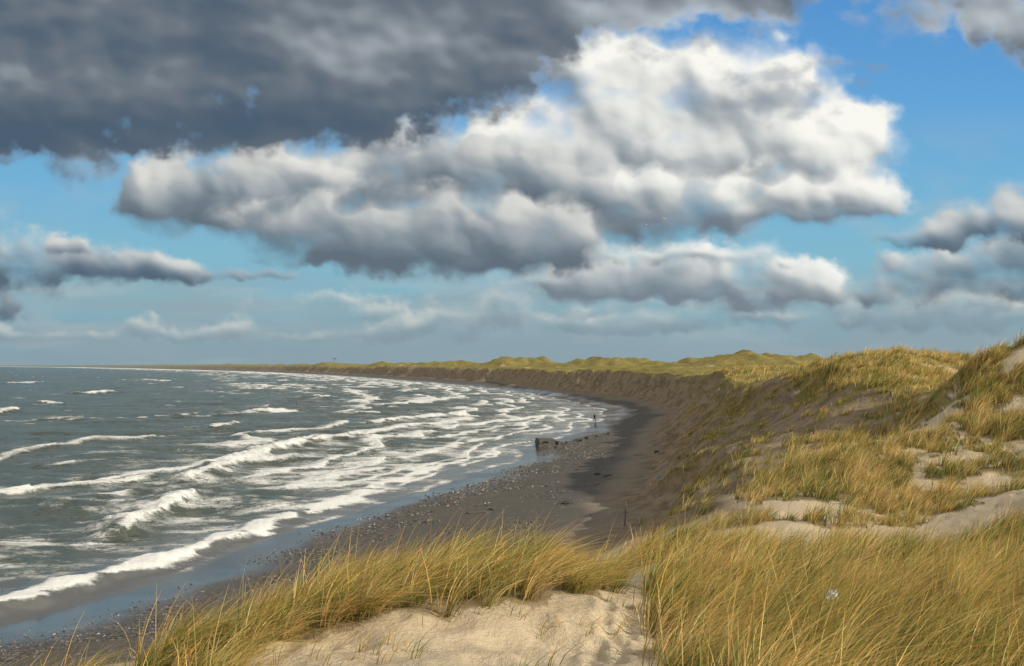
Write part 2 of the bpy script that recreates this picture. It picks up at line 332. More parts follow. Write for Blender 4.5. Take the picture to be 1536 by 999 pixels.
D=np.minimum(shp(ST,.92,PX+wx_*2.,PY+wy_*1.9),1.35)
Ts=D+(.50*fb2+.60*fb+.28*fine+.32*wsp+.45*(P2-.6)+.25*(P3-.6))*sst(D,.02,.35)
a=sst(Ts,.14,1.12)
sm=blur(fbm(PX/210,PY/120,5,750),5); sm2=blur(fbm(PX/90,PY/70,5,755),4)
hS=blur(38*fbm(PX/190,PY/120,4,751)+15*P1+7*P2,6); gyS,gxS=np.gradient(hS,stepy,stepx); reS=np.clip(gyS*.75-gxS*.55,-.6,.6)
g2=.40+.38*sm+.26*sm2+.42*reS+.04*wsp
g2=g2+.28*np.exp(-((PX-620)/230)**2-((PY-75)/60)**2)+.50*np.exp(-((PX-1050)/220)**2-((PY-20)/55)**2)+.6*np.exp(-((PX-1490)/130)**2-((PY-25)/60)**2)-.26*np.exp(-((PX-200)/420)**2-((PY-195)/50)**2)+.12*np.exp(-((PX-120)/120)**2-((PY-60)/40)**2)
g2=g2+.34*(1-sst(Ts,.4,1.2))
c=rampc(g2,[(0,(76,93,112)),(.3,(90,103,117)),(.55,(110,119,128)),(.8,(142,150,158)),(1.1,(178,186,192)),(1.4,(205,210,212))])
col=over(col,a,c,.985)
col=over(col,sst(PY,430,550)*.5,flatc((138,158,168)))
dirs=np.stack([(PX-768)/F,np.ones(PX.shape),(548-PY)/F],2); dirs/=np.linalg.norm(dirs,axis=2,keepdims=True)
msk=bpy.data.materials.new('sky_air'); msk.use_nodes=True; t=NT(msk.node_tree)
for q in list(t.n): t.n.remove(q)
em=t.new('ShaderNodeEmission'); t.l.new(t.attr('air'),em.inputs[0]); mo=t.new('ShaderNodeOutputMaterial'); t.l.new(em.outputs[0],mo.inputs[0])
try: msk.cycles.emission_sampling='NONE'
except Exception as e: print(e)
dome=mesh_np('sky',(dirs*31000).reshape(-1,3)+np.array([0,0,H]),gridq(len(PYs),len(PXs)),msk)
colattr(dome,'air',np.concatenate([col.reshape(-1,3),np.ones((PX.size,1))],1)); dome['kind']='structure'; dome['label']='blue sky with white cumulus and dark grey cloud'
print('sky',time.time()-T0)
# ---------------------------------------------------------------- ground material
mg,t,b=newmat('dune_ground')
pos=t.new('ShaderNodeNewGeometry').outputs['Position']
ms=t.new('ShaderNodeSeparateColor'); t.l.new(t.attr('masks'),ms.inputs[0]); cov,wet,bea=ms.outputs[0],ms.outputs[1],ms.outputs[2]
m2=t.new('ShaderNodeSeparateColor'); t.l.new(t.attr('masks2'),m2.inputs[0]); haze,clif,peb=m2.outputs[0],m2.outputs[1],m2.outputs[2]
nA=t.noise(pos,.9,4,.6); nB=t.noise(pos,9,4,.65); nC=t.noise(pos,60,2,.6); nD=t.noise(pos,.11,4,.62); nE=t.noise(pos,.45,6,.68)
sand=t.mix(nA,(.45,.365,.245),(.56,.465,.325)); sand=t.mix(t.ss(nC,.5,.75,0.,.35),sand,(.30,.24,.165))
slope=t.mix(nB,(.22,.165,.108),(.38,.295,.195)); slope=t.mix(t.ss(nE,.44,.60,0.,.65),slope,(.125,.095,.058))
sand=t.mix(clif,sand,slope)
beach=t.mix(nB,(.078,.073,.066),(.135,.125,.112)); beach=t.mix(t.ss(nA,.45,.65,0.,.5),beach,(.14,.122,.10))
pv=t.new('ShaderNodeTexVoronoi'); t.put(pv.inputs['Vector'],pos); pv.inputs['Scale'].default_value=8.
ps=t.new('ShaderNodeSeparateColor'); t.l.new(pv.outputs['Color'],ps.inputs[0])
pc=t.ramp(ps.outputs[0],[(0,(.035,.034,.032)),(.4,(.08,.077,.072)),(.7,(.17,.16,.145)),(.88,(.12,.085,.06)),(1,(.38,.37,.34))])
beach=t.mix(t.m('MULTIPLY',peb,.9),beach,pc)
colr=t.mix(bea,sand,beach)
g1=t.mix(nE,(.085,.083,.027),(.31,.245,.08)); g1=t.mix(t.ss(nD,.35,.65),g1,t.mix(nB,(.16,.15,.044),(.36,.28,.095)))
nearg=t.mix(nB,(.22,.17,.095),(.37,.29,.18))
fr=t.ss(t.v('LENGTH',pos,None,1),18.,55.)
g1=t.mix(fr,nearg,g1)
gcov=t.m('MULTIPLY',cov,t.ss(t.m('ADD',nE,t.m('MULTIPLY',cov,.35)),.36,.54))
gcov=t.m('MAXIMUM',gcov,t.m('MULTIPLY',cov,t.m('SUBTRACT',1.,fr)))
colr=t.mix(gcov,colr,g1)
colr=t.mix(wet,colr,t.mix(.55,colr,(.04,.04,.04)))
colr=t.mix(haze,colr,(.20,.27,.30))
t.put(b.inputs['Base Color'],colr)
t.put(b.inputs['Roughness'],t.ss(wet,0.,1.,.95,.14)); t.put(b.inputs['Specular IOR Level'],t.ss(wet,0.,1.,.1,.7))
bh=t.m('ADD',t.m('MULTIPLY',nB,.05),t.m('ADD',t.m('MULTIPLY',nC,.012),t.m('MULTIPLY',t.m('MULTIPLY',nE,t.m('MULTIPLY',t.m('MAXIMUM',cov,clif),fr)),1.3)))
bh=t.m('ADD',bh,t.m('MULTIPLY',t.m('MULTIPLY',pv.outputs['Distance'],-.09),peb))
bp=t.new('ShaderNodeBump'); t.put(bp.inputs['Strength'],t.ss(wet,0.,1.,.8,.02)); bp.inputs['Distance'].default_value=1.; t.put(bp.inputs['Height'],bh); t.put(b.inputs['Normal'],bp.outputs[0])
# ---------------------------------------------------------------- ground sheet
th=np.radians(np.linspace(-52,66,760)); rr=np.concatenate([[.02,.8],np.exp(np.linspace(math.log(1.5),math.log(26000),1000))])
R,TH=np.meshgrid(rr,th,indexing='ij'); X=(R*np.sin(TH)).ravel(); Y=(R*np.cos(TH)).ravel()
Z,s,tt,r,pl,sl=height(X,Y,True)
cv=cover(X,Y); brink=sst(sl-pl,-.6,1.2)
farc=sst(r,68,90)*sst(sl-pl,-1.0,.5)*sst(fbm(X/14,Y/14,3,81)+.6,0,.2)
slg=.8*sst(fbm(X/3.,Y/3.,3,87),.04,.22)*sst(tt,1.5,5)*(1-brink)*sst(r,32,45)*sst(r,260,150)
cv=np.maximum(np.maximum(cv*np.where(r<100,1,0),farc),slg)
wetm=sst(s,7.5+3*fbm(X/5,Y/5,2,91)+1.5*gn(X/14,Y/14,92),2.0)*sst(tt,0,-2)
bea=sst(tt,2.0,-4.5)
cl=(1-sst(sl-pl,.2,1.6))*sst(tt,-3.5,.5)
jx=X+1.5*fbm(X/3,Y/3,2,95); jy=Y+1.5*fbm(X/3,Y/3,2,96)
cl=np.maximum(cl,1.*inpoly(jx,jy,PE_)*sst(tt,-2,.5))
pb=sst(fbm(X/6,Y/4,3,93)+.45*sst(s,12,5),.10,.45)*sst(s,2.5,5)*sst(tt,1,-4)*sst(r,170,110)
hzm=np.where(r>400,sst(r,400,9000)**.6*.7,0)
g=mesh_np('ground',np.stack([X,Y,Z],1),gridq(len(rr),len(th))[:,::-1],mg)
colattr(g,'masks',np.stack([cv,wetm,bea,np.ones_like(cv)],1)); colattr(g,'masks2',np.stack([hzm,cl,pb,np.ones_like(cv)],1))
g['kind']='structure'; g['label']='sandy dunes falling to a dark pebbly beach'
print('ground',time.time()-T0)
# ---------------------------------------------------------------- sea
mw,t,b=newmat('sea_water')
pos=t.new('ShaderNodeNewGeometry').outputs['Position']
fo=t.new('ShaderNodeSeparateColor'); t.l.new(t.attr('foam'),fo.inputs[0]); ff,sh,hz_=fo.outputs[0],fo.outputs[1],fo.outputs[2]
n1=t.noise(t.v('MULTIPLY',pos,(.8,1.1,1.)),1.3,6,.66,.9); n2_=t.noise(t.v('MULTIPLY',pos,(.35,1.,1.)),.5,5,.6,.6); nf=t.noise(pos,5,3,.6)
n3_=t.noise(t.v('MULTIPLY',pos,(.5,1.,1.)),.45,5,.6,1.2)
lace=t.m('SUBTRACT',1.,t.m('MULTIPLY',t.m('ABSOLUTE',t.m('SUBTRACT',n1,.5)),8.))
lace2=t.m('SUBTRACT',1.,t.m('MULTIPLY',t.m('ABSOLUTE',t.m('SUBTRACT',n3_,.5)),9.))
q=t.m('ADD',ff,t.m('ADD',t.m('MULTIPLY',lace,.20),t.m('ADD',t.m('MULTIPLY',lace2,.15),t.m('ADD',t.m('MULTIPLY',t.m('SUBTRACT',n1,.5),.45),t.m('MULTIPLY',t.m('SUBTRACT',nf,.5),.35)))))
fm=t.ss(q,.26,.88)
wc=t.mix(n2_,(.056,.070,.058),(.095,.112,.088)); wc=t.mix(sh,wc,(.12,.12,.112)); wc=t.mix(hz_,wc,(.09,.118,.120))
fcl=t.mix(nf,(.50,.51,.50),(.90,.90,.87))
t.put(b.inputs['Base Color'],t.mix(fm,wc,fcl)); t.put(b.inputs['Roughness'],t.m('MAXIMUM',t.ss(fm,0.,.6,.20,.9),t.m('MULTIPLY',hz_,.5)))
b.inputs['IOR'].default_value=1.33
t.put(b.inputs['Specular IOR Level'],t.ss(fm,0.,.8,t.ss(sh,0.,1.,.30,.8),.1))
wv=t.m('ADD',t.m('MULTIPLY',n1,.26),t.m('ADD',t.m('MULTIPLY',n2_,.8),t.m('MULTIPLY',nf,.04)))
wv=t.m('ADD',wv,t.m('MULTIPLY',fm,.05))
bp=t.new('ShaderNodeBump'); t.put(bp.inputs['Strength'],t.ss(sh,0.,.8,.95,.05)); bp.inputs['Distance'].default_value=1.; t.put(bp.inputs['Height'],wv); t.put(b.inputs['Normal'],bp.outputs[0])
th=np.radians(np.linspace(-50,16,820)); rr=np.exp(np.linspace(math.log(24),math.log(30000),900))
R,TH=np.meshgrid(rr,th,indexing='ij'); X=(R*np.sin(TH)).ravel(); Y=(R*np.cos(TH)).ravel()
s,tt,r=fields(X,Y); o=-s
foam=np.zeros_like(X); zz=np.zeros_like(X)
dens=sst(Y+.35*X,45,92)
st=fbm(X/5+.25*Y/5,Y/2.6,4,101); st2=fbm(X/26,Y/9,3,105)
reg=np.exp(-(np.maximum(o,0)/(16+26*dens))**2)
foam+=reg*(.0+.17*dens+.32*st+.30*st2)
foam-= .30*sst(o,7,0)*sst(Y,75,50)
foam-= .10*sst(o,5,0)*dens
foam+=(1-reg)*(-.09+.15*st+.20*st2+.12*sst(r,180,500)*sst(o,400,60))*sst(o,330,30)
for k,(off,wd,am,hh) in enumerate([(3.,.28,.65,.04),(7.,.4,.70,.08),(12.5,.65,.78,.14),(20,.9,.78,.24),(30,1.15,.76,.30),(43,1.3,.68,.34),(60,1.5,.55,.34),(84,1.8,.46,.3),(115,2.2,.40,.3)]):
    lf=sst(r,170,600)
    ok=off+(off*.14+.8)*fbm(X/24,Y/24,3,120+k)*2
    mk=sst(fbm(X/(24+off*.4),Y/(24+off*.4),4,140+k),.18-.34*dens-.14*lf+(.14 if k>5 else 0),.32-.26*dens+(.10 if k>5 else 0))
    if k<3: mk=mk*sst(Y,60,75)
    dd=o-ok; wds=wd*(1+r/450)*(.6+.9*np.abs(gn(X/6,Y/6,150+k)))
    prof=np.where(dd<0,np.exp(-(dd/(wds*.40))**2),np.exp(-(dd/(wds*1.5))**2))
    trail=np.where(dd>0,np.exp(-dd/(wds*5)),0)*.28
    foam+=mk*(am*prof+trail*(.4+1.1*st)); zz+=hh*prof*(.35+.65*mk)*sst(o,0,6)
foam+=.65*np.exp(-((o-.25)/(.25+r/600))**2)*(.35+.9*fbm(X/5,Y/5,2,161))*sst(r,24,60)
BK=[([(-60,935),(0,915),(120,882),(250,841),(350,808),(440,778)],1.1,.5,1.15),([(180,798),(215,776),(250,760),(280,749)],1.0,.9,1.2),([(300,720),(350,695),(400,677),(470,666),(540,659)],1.2,.95,1.15),
([(-40,752),(0,744),(40,737)],.8,.5,.8),([(120,591),(172,588)],2.2,1.1,1.1),([(385,617),(425,616)],1.6,.8,1.),([(150,727),(222,717)],.7,.5,.9),([(-10,622),(22,614)],2.,.9,1.),
([(560,634),(620,627),(690,621)],2.0,.6,.95),([(560,662),(640,648)],1.8,.4,.95),([(400,692),(438,690)],.8,.5,.85),([(570,609),(640,602),(700,598)],2.8,.6,1.),([(465,596),(492,598)],2.2,.8,1.),([(530,622),(562,620)],1.8,.6,.9),([(325,640),(352,635)],1.4,.6,.9),
([(60,632),(130,629),(300,622)],.8,.25,.6),([(430,735),(500,715),(570,705)],1.5,.25,.9),([(560,600),(520,585),(430,578)],3.,.5,.85),([(430,582),(380,577)],3.,.6,.85),([(250,572),(210,570)],5.,1.,.9),([(90,606),(60,604)],2.,.7,.7),([(20,575),(60,574)],5,.9,.8),
([(60,698),(160,690)],.7,.25,.5),([(0,812),(90,818),(170,815)],.7,.15,.45),([(150,748),(200,742)],.8,.2,.45),([(430,800),(520,782),(560,768)],.7,.12,.6),([(455,770),(540,750),(575,735)],1.5,.15,.85),([(500,755),(580,725),(660,700),(740,680)],.9,.1,.75),([(600,690),(680,668),(750,655)],1.,.15,.75),([(640,660),(720,645),(800,636)],1.2,.15,.75),([(700,640),(780,628),(850,622)],1.4,.15,.7)]
for pts,wd,hh,am in BK:
    P=[S(a,b_) for a,b_ in pts]
    cxm=np.mean([p[0] for p in P]); cym=np.mean([p[1] for p in P]); ext=max(math.dist(P[0],P[-1]),4)*1.5+25
    m=np.hypot(X-cxm,Y-cym)<ext
    x=X[m]+1.5*fbm(X[m]/3.5,Y[m]/3.5,4,171)*wd; y=Y[m]+1.5*fbm(X[m]/3.5,Y[m]/3.5,4,173)*wd
    best=np.full(x.shape,1e9);sg=np.zeros(x.shape);ta=np.zeros(x.shape);acc=0;tl=sum(math.dist(P[i],P[i+1]) for i in range(len(P)-1))
    for i in range(len(P)-1):
        ax,ay=P[i];bx,by=P[i+1];dx=bx-ax;dy=by-ay;l=math.hypot(dx,dy)
        tq=np.clip(((x-ax)*dx+(y-ay)*dy)/(l*l),0,1); d=np.hypot(x-ax-tq*dx,y-ay-tq*dy); c=(x-ax)*dy-(y-ay)*dx
        mm=d<best; best=np.where(mm,d,best); sg=np.where(mm,np.sign(c),sg); ta=np.where(mm,(acc+tq*l)/tl,ta); acc+=l
    orient=1 if (P[-1][1]-P[0][1])>=0 else -1
    dd=-best*sg*orient
    tw=wd*(.45+.55*np.sin(np.pi*np.clip(ta*.8+.12,0,1)))*(.8+.55*gn(x/4,y/4,175))
    tw=np.maximum(tw,.15*wd)
    prof=np.where(dd<0,np.exp(-(dd/(tw*1.0))**2),np.exp(-(dd/(tw*.8))**2))
    rz=np.where(dd<0,np.exp(-(dd/(wd*1.0))**2),np.exp(-(dd/(wd*2.2))**2))
    foam[m]+=am*prof*(.95+.9*st[m]); foam[m]+=np.where(dd>0,np.exp(-dd/(wd*6)),0)*.42*am*(.4+1.1*st[m]); zz[m]+=hh*.8*rz*(1+.35*fbm(x/1.2,y/1.2,2,181))
cap=sst(fbm(X/16,Y/(7+r/90),3,191),.46,.58)*sst(o,30,90)
foam+=.6*cap*sst(r,4500,1500)
env=np.clip(o/18,0,1)
zz+=env*(.42*gn((X*.35+Y)/13+.8*gn(X/30,Y/30,201),X/42,203)+.30*gn((X*.1+Y)/5.5,X/15,205)+.18*fbm(X/2.4,Y/1.8,3,207))
zz+=.02*gn(X/2,Y/2,209)
zz*=np.where(o>0,np.clip(o/1.5,0,1),0)
shal=sst(o,11,0)
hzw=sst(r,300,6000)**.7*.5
sea=mesh_np('sea',np.stack([X,Y,zz+.01],1),gridq(len(rr),len(th))[:,::-1],mw)
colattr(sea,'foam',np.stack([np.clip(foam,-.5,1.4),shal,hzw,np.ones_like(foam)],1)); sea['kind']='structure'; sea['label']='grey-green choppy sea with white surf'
print('sea',time.time()-T0)
# ---------------------------------------------------------------- grass
mgr,t,b=newmat('marram_blade'); t.n.remove(b)
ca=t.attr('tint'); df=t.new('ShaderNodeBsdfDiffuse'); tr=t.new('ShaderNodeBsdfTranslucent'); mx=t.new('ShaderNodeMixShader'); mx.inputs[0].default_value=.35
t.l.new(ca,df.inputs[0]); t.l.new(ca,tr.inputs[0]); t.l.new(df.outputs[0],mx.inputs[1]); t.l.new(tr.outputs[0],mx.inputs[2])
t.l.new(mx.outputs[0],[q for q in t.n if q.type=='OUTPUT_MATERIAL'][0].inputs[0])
GV=[];GQ=[];GC=[];gbase=0
STRAW=np.array([.92,.71,.32]);GOLD=np.array([.84,.52,.15]);GREEN=np.array([.14,.23,.06]);OLIVE=np.array([.38,.41,.11]);BROWN=np.array([.38,.20,.075])
def blades(cx,cy,nb,rad,hmin,hmax,wd,segs,lean,green,seed):
    global gbase
    g_=np.random.default_rng(seed); nt=len(cx)
    if nt==0: return
    tuft=g_.random(nt); th_=g_.random(nt); tg=g_.normal(0,.32,nt); ti=np.repeat(np.arange(nt),nb)
    ti=ti[g_.random(len(ti))<(.35+.65*tuft[ti])]; N=len(ti)
    ang=g_.random(N)*2*np.pi; rad_=np.abs(g_.normal(0,rad,N))
    x=cx[ti]+rad_*np.cos(ang); y=cy[ti]+rad_*np.sin(ang); z=height(x,y)-.02
    tsz=(.50+.80*th_[ti])*(1+.55*gn(x/1.4,y/1.4,305))
    Lh=(hmin+(hmax-hmin)*g_.random(N)**1.3)*tsz
    ln=lean*(.5+.9*g_.random(N))
    wa=-.25+g_.normal(0,.34,N)+.5*gn(x/2.5,y/2.5,301)
    lx=np.cos(wa)*ln+.30*np.cos(ang)*np.minimum(rad_/rad,2); ly=np.sin(wa)*ln+.30*np.sin(ang)*np.minimum(rad_/rad,2)
    fa=g_.random(N)*np.pi; wx=np.cos(fa);wy=np.sin(fa)
    pn=.5+1.6*fbm(x/2.4,y/2.4,3,303)+(green-.5)+tg[ti]; u=g_.random(N); kk=np.clip(pn+.5*(u-.5),0,1)[:,None]
    c=np.where(kk<.5,STRAW*(1-kk*2)+OLIVE*kk*2,OLIVE*(2-kk*2)+GREEN*(kk*2-1))
    v=g_.random(N)[:,None]; c=np.where(v<.20,GOLD,c); c=np.where(v>.95,BROWN,c); c=np.where((v>.83)&(v<.95),STRAW,c)
    c=c*(.45+.8*g_.random(N)[:,None])
    ts=np.linspace(0,1,segs+1); VV=np.zeros((N,segs+1,2,3)); CC=np.ones((N,segs+1,2,4))
    for i,tq in enumerate(ts):
        hb=.30*tq+.75*tq*tq; hx=lx*Lh*hb; hy=ly*Lh*hb; hzz=Lh*tq*(1-.42*np.minimum(np.hypot(lx,ly),1.3)*tq)
        ww=wd*(1-.88*tq**1.6)*.5
        for j,sg in enumerate((-1,1)):
            VV[:,i,j,0]=x+hx+sg*wx*ww; VV[:,i,j,1]=y+hy+sg*wy*ww; VV[:,i,j,2]=z+hzz
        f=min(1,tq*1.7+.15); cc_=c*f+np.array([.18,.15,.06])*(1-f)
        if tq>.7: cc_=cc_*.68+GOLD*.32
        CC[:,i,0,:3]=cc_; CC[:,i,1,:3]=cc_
    nv=(segs+1)*2; bi=(np.arange(N)*nv)[:,None]
    q=[]
    for i in range(segs): q.append(bi+np.array([2*i,2*i+1,2*i+3,2*i+2])[None,:])
    GV.append(VV.reshape(-1,3)); GC.append(CC.reshape(-1,4)); GQ.append(np.concatenate(q)+gbase); gbase+=N*nv
def scatter(x0,x1,y0,y1,dens,fn,seed):
    g_=np.random.default_rng(seed); N=int((x1-x0)*(y1-y0)*dens); x=x0+(x1-x0)*g_.random(N); y=y0+(y1-y0)*g_.random(N)
    k=g_.random(N)<fn(x,y); return x[k],y[k]
def bb(P): a=np.array(P); return a[:,0].min()-.5,a[:,0].max()+.5,a[:,1].min()-.5,a[:,1].max()+.5
def infov(x,y,pad=1.35): return (np.abs(x)<y*.5775*pad+1.5)
PAw=PW([(-200,5),(955,5),(945,14),(925,18),(-200,18)])
clump=lambda x,y: .32+.68*sst(fbm(x/.9,y/.9,2,331),-.22,.1)
x,y=scatter(*bb(PA),23,lambda x,y:cover(x,y)*(y<17.2)*infov(x,y)*inpoly(x,y,PAw)*clump(x,y),1); blades(x,y,62,.085,.42,.95,.011,5,.84,.48,1)
x,y=scatter(*bb(PB),16,lambda x,y:cover(x,y)*infov(x,y,1.2)*inpoly(x,y,PB)*clump(x,y),2)
m=y<14; blades(x[m],y[m],62,.095,.4,1.0,.011,4,.66,.66,2); m=~m; blades(x[m],y[m],48,.115,.45,1.0,.015,3,.6,.56,3)
x,y=scatter(1,25,21,46,9,lambda x,y:cover(x,y)*(~inpoly(x,y,PB))*(~inpoly(x,y,PM1))*infov(x,y,1.2),4); blades(x,y,36,.15,.38,.85,.02,3,.5,.48,4)
x,y=scatter(14,50,33,62,5.,lambda x,y:cover(x,y)*inpoly(x,y,PM2)*infov(x,y,1.25)*clump(x/2,y/2),5); blades(x,y,36,.2,.45,1.0,.028,3,.5,.44,5)
x,y=scatter(12,50,41,100,4.2,lambda x,y:cover(x,y)*inpoly(x,y,PM1),6); blades(x,y,26,.24,.35,.75,.036,2,.5,.42,6)
x,y=scatter(5,28,35,85,3.2,lambda x,y:cover(x,y)*inpoly(x,y,PE_)*(y>41),11); blades(x,y,26,.18,.3,.7,.03,2,.5,.58,11)
def farfn(x,y):
    z,s_,t_,r_,pl_,sl_=height(x,y,True); return sst(sl_-pl_,-.9,.4)*infov(x,y,1.15)*sst(fbm(x/9,y/9,3,311),-.3,.1)*(r_>72)
x,y=scatter(12,130,72,200,.7,farfn,7); blades(x,y,14,.35,.5,.9,.07,2,.45,.42,7)
def slfn(x,y):
    z,s_,t_,r_,pl_,sl_=height(x,y,True); return (sl_<pl_+.3)*sst(t_,1.0,3.5)*sst(fbm(x/3.,y/3.,3,87),-.02,.2)
x,y=scatter(2,34,30,125,3.0,slfn,8); blades(x,y,22,.15,.3,.7,.028,2,.5,.62,8)
x,y=scatter(-1,9,20,34,1.2,slfn,9); blades(x,y,24,.12,.3,.6,.015,3,.5,.5,9)
x,y=scatter(-4,3.5,8.0,12,9.,lambda x,y:(1-cover(x,y))*sst(gn(x/.8,y/.8,321),-.2,.25),10); blades(x,y,10,.07,.18,.5,.009,4,.7,.66,10)
x,y=scatter(-6.5,-3.6,8.5,11.5,9.,lambda x,y:(1-cover(x,y))*(np.abs(x/y)>.48)*1.,12); blades(x,y,24,.10,.35,.75,.008,5,.8,.45,12)
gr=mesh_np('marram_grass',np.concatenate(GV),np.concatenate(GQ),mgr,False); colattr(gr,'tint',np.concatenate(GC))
gr['kind']='stuff'; gr['label']='wind-bent straw and green marram grass on the dunes'; gr['category']='grass'
print('grass',time.time()-T0,len(gr.data.polygons))
# ---------------------------------------------------------------- beach stones (uncountable)
ms_,t,b=newmat('beach_stone'); t.put(b.inputs['Base Color'],t.attr('tint')); b.inputs['Roughness'].default_value=.7
bm=bmesh.new(); bmesh.ops.create_icosphere(bm,subdivisions=1,radius=1); IV=np.array([v.co[:] for v in bm.verts]); IF=np.array([[v.index for v in f.verts] for f in bm.faces]); bm.free()
def stfn(x,y):
    s_,t_,_=fields(x,y); return sst(s_,1.5,4)*sst(t_,1,-3)*np.clip(.01+.8*sst(fbm(x/6,y/4,3,93)+.45*sst(s_,12,5),.2,.55),0,1)*infov(x,y,1.1)
x,y=scatter(-24,16,26,125,26,stfn,21)
k_=rng.permutation(len(x))[:18000]; x,y=x[k_],y[k_]
N=len(x); z=height(x,y); sz=.022+.06*rng.random(N)**3; sz*=np.clip(y/55,.7,1.3)
an=rng.random(N)*6.28; sc3=np.stack([sz*(1+.6*rng.random(N)),sz*(.8+.3*rng.random(N)),sz*(.45+.3*rng.random(N))],1)
VV=IV[None]*sc3[:,None]*(1+.12*rng.standard_normal((N,12,1))); ca_,sa_=np.cos(an)[:,None],np.sin(an)[:,None]
VX=VV[:,:,0]*ca_-VV[:,:,1]*sa_+x[:,None]; VY=VV[:,:,0]*sa_+VV[:,:,1]*ca_+y[:,None]; VZ=VV[:,:,2]+z[:,None]+sz[:,None]*.2
pal=np.array([[.045,.044,.042],[.10,.097,.09],[.17,.16,.145],[.36,.35,.32],[.20,.11,.07],[.22,.17,.12]]); pk=rng.choice(6,N,p=[.32,.31,.18,.08,.05,.06])
st_=mesh_np('beach_stones',np.stack([VX,VY,VZ],2).reshape(-1,3),(IF[None]+(np.arange(N)*12)[:,None,None]).reshape(-1,3),ms_,False)
colattr(st_,'tint',np.concatenate([np.repeat(pal[pk],12,0),np.ones((N*12,1))],1)); st_['kind']='stuff'; st_['label']='grey, white and rust-red stones strewn over dark wet sand'; st_['category']='stones'
# ---------------------------------------------------------------- things
def H1(x,y): return float(height(np.array([x]),np.array([y]))[0])
def obj_bm(name,bm,mat,smooth=False):
    me=bpy.data.meshes.new(name); bm.to_mesh(me); bm.free(); me.materials.append(mat)
    for p in me.polygons: p.use_smooth=smooth
    o_=bpy.data.objects.new(name,me); scene.collection.objects.link(o_); return o_
def tag(o_,l,c,g_=None):
    o_['label']=l;o_['category']=c
    if g_: o_['group']=g_
conc=simple('weathered_concrete',(.085,.08,.07),.9,.45,2,.5)
def block(a,b_,c_,seed,amp,cuts):
    bm=bmesh.new(); bmesh.ops.create_cube(bm,size=1); bmesh.ops.scale(bm,vec=(a,b_,c_),verts=bm.verts)
    for v in bm.verts:
        if v.co.z>0: v.co.x*=.94; v.co.y*=.94
        if v.co.x>0 and v.co.z>0: v.co.z-=.13*c_
    bmesh.ops.bevel(bm,geom=list(bm.edges),offset=.05*c_,segments=2,affect='EDGES'); bmesh.ops.subdivide_edges(bm,edges=bm.edges,cuts=cuts,use_grid_fill=True)
    for v in bm.verts:
        k=float(fbm(np.array([v.co.x*1.7+v.co.z+seed]),np.array([v.co.y*1.7+v.co.z*1.3]),2,401)[0]); v.co*=1+amp*k
    return bm
bk=obj_bm('bunker',block(2.4,1.8,1.35,0,.10,3),conc); bx,by=W(818,118); bk.location=(bx,by,max(H1(bx,by),0)+.45); bk.rotation_euler=(.04,-.05,.25); tag(bk,'weathered concrete bunker block sunk in wet sand at the waterline','bunker')
slit=simple('dark_slit',(.012,.012,.012),.95,.1)
sl_=obj_bm('embrasure',block(.85,.12,.26,3,.04,1),slit); sl_.parent=bk; sl_.location=(-.25,-.86,.18)
for i,(px,d,a,b_,c_,rz) in enumerate([(842,119,1.6,1.,.5,.5),(866,121,1.4,.8,.4,1.3),(838,113,.9,.7,.4,.2),(884,124,1.3,.7,.4,.8),(854,118,.9,.6,.4,.3),(874,120,.8,.6,.3,2.),(900,126,1.1,.6,.3,.1),(915,129,.8,.5,.25,.7)]):
    sb=obj_bm('concrete_slab',block(a,b_,c_,i,.12,2),conc); bx,by=W(px,d); sb.location=(bx,by,max(H1(bx,by),0)+.08); sb.rotation_euler=(.1,.12,rz); tag(sb,'broken low concrete slab lying near the bunker','slab','broken slabs near the bunker')
def skin(name,verts,edges,rad,mat,root=0):
    me=bpy.data.meshes.new(name); me.from_pydata(verts,edges,[]); o_=bpy.data.objects.new(name,me); scene.collection.objects.link(o_)
    md=o_.modifiers.new('s','SKIN'); md.use_smooth_shade=True
    for i,rv in enumerate(rad):
        sv=me.skin_vertices[0].data[i]; sv.radius=(rv if isinstance(rv,tuple) else (rv,rv)); sv.use_root=(i==root)
    s2=o_.modifiers.new('u','SUBSURF'); s2.levels=2; s2.render_levels=2; me.materials.append(mat); return o_
mp,t,b=newmat('person_clothes')
oc=t.new('ShaderNodeTexCoord').outputs['Object']; sp=t.new('ShaderNodeSeparateXYZ'); t.l.new(oc,sp.inputs[0])
zc=t.m('ADD',sp.outputs[2],t.m('MULTIPLY',t.m('SUBTRACT',t.noise(oc,10),.5),.02))
c=t.mix(t.m('GREATER_THAN',zc,1.5),(.02,.022,.03),(.42,.24,.17)); c=t.mix(t.m('LESS_THAN',zc,.12),c,(.015,.013,.012)); t.put(b.inputs['Base Color'],c); b.inputs['Roughness'].default_value=.85
PV=[(0,0,.95),(0,0,1.12),(0,0,1.32),(0,0,1.46),(0,-.01,1.53),(0,-.02,1.63),(0,-.02,1.72),
(-.10,0,.90),(-.11,-.13,.50),(-.11,-.04,.10),(-.11,-.18,.04),(.10,0,.90),(.11,.10,.50),(.11,.27,.13),(.11,.17,.05),
(-.17,0,1.40),(-.24,.08,1.13),(-.23,-.02,.88),(-.22,-.08,.80),(.17,0,1.40),(.24,-.08,1.13),(.23,-.16,.90),(.22,-.22,.83)]
PE=[(0,1),(1,2),(2,3),(3,4),(4,5),(5,6),(0,7),(7,8),(8,9),(9,10),(0,11),(11,12),(12,13),(13,14),(2,15),(15,16),(16,17),(17,18),(2,19),(19,20),(20,21),(21,22)]
PRd=[(.16,.11),(.15,.105),(.18,.12),(.08,.07),.055,(.085,.10),(.06,.07),.09,.06,.042,.035,.09,.06,.042,.035,.065,.045,.035,.03,.065,.045,.035,.03]
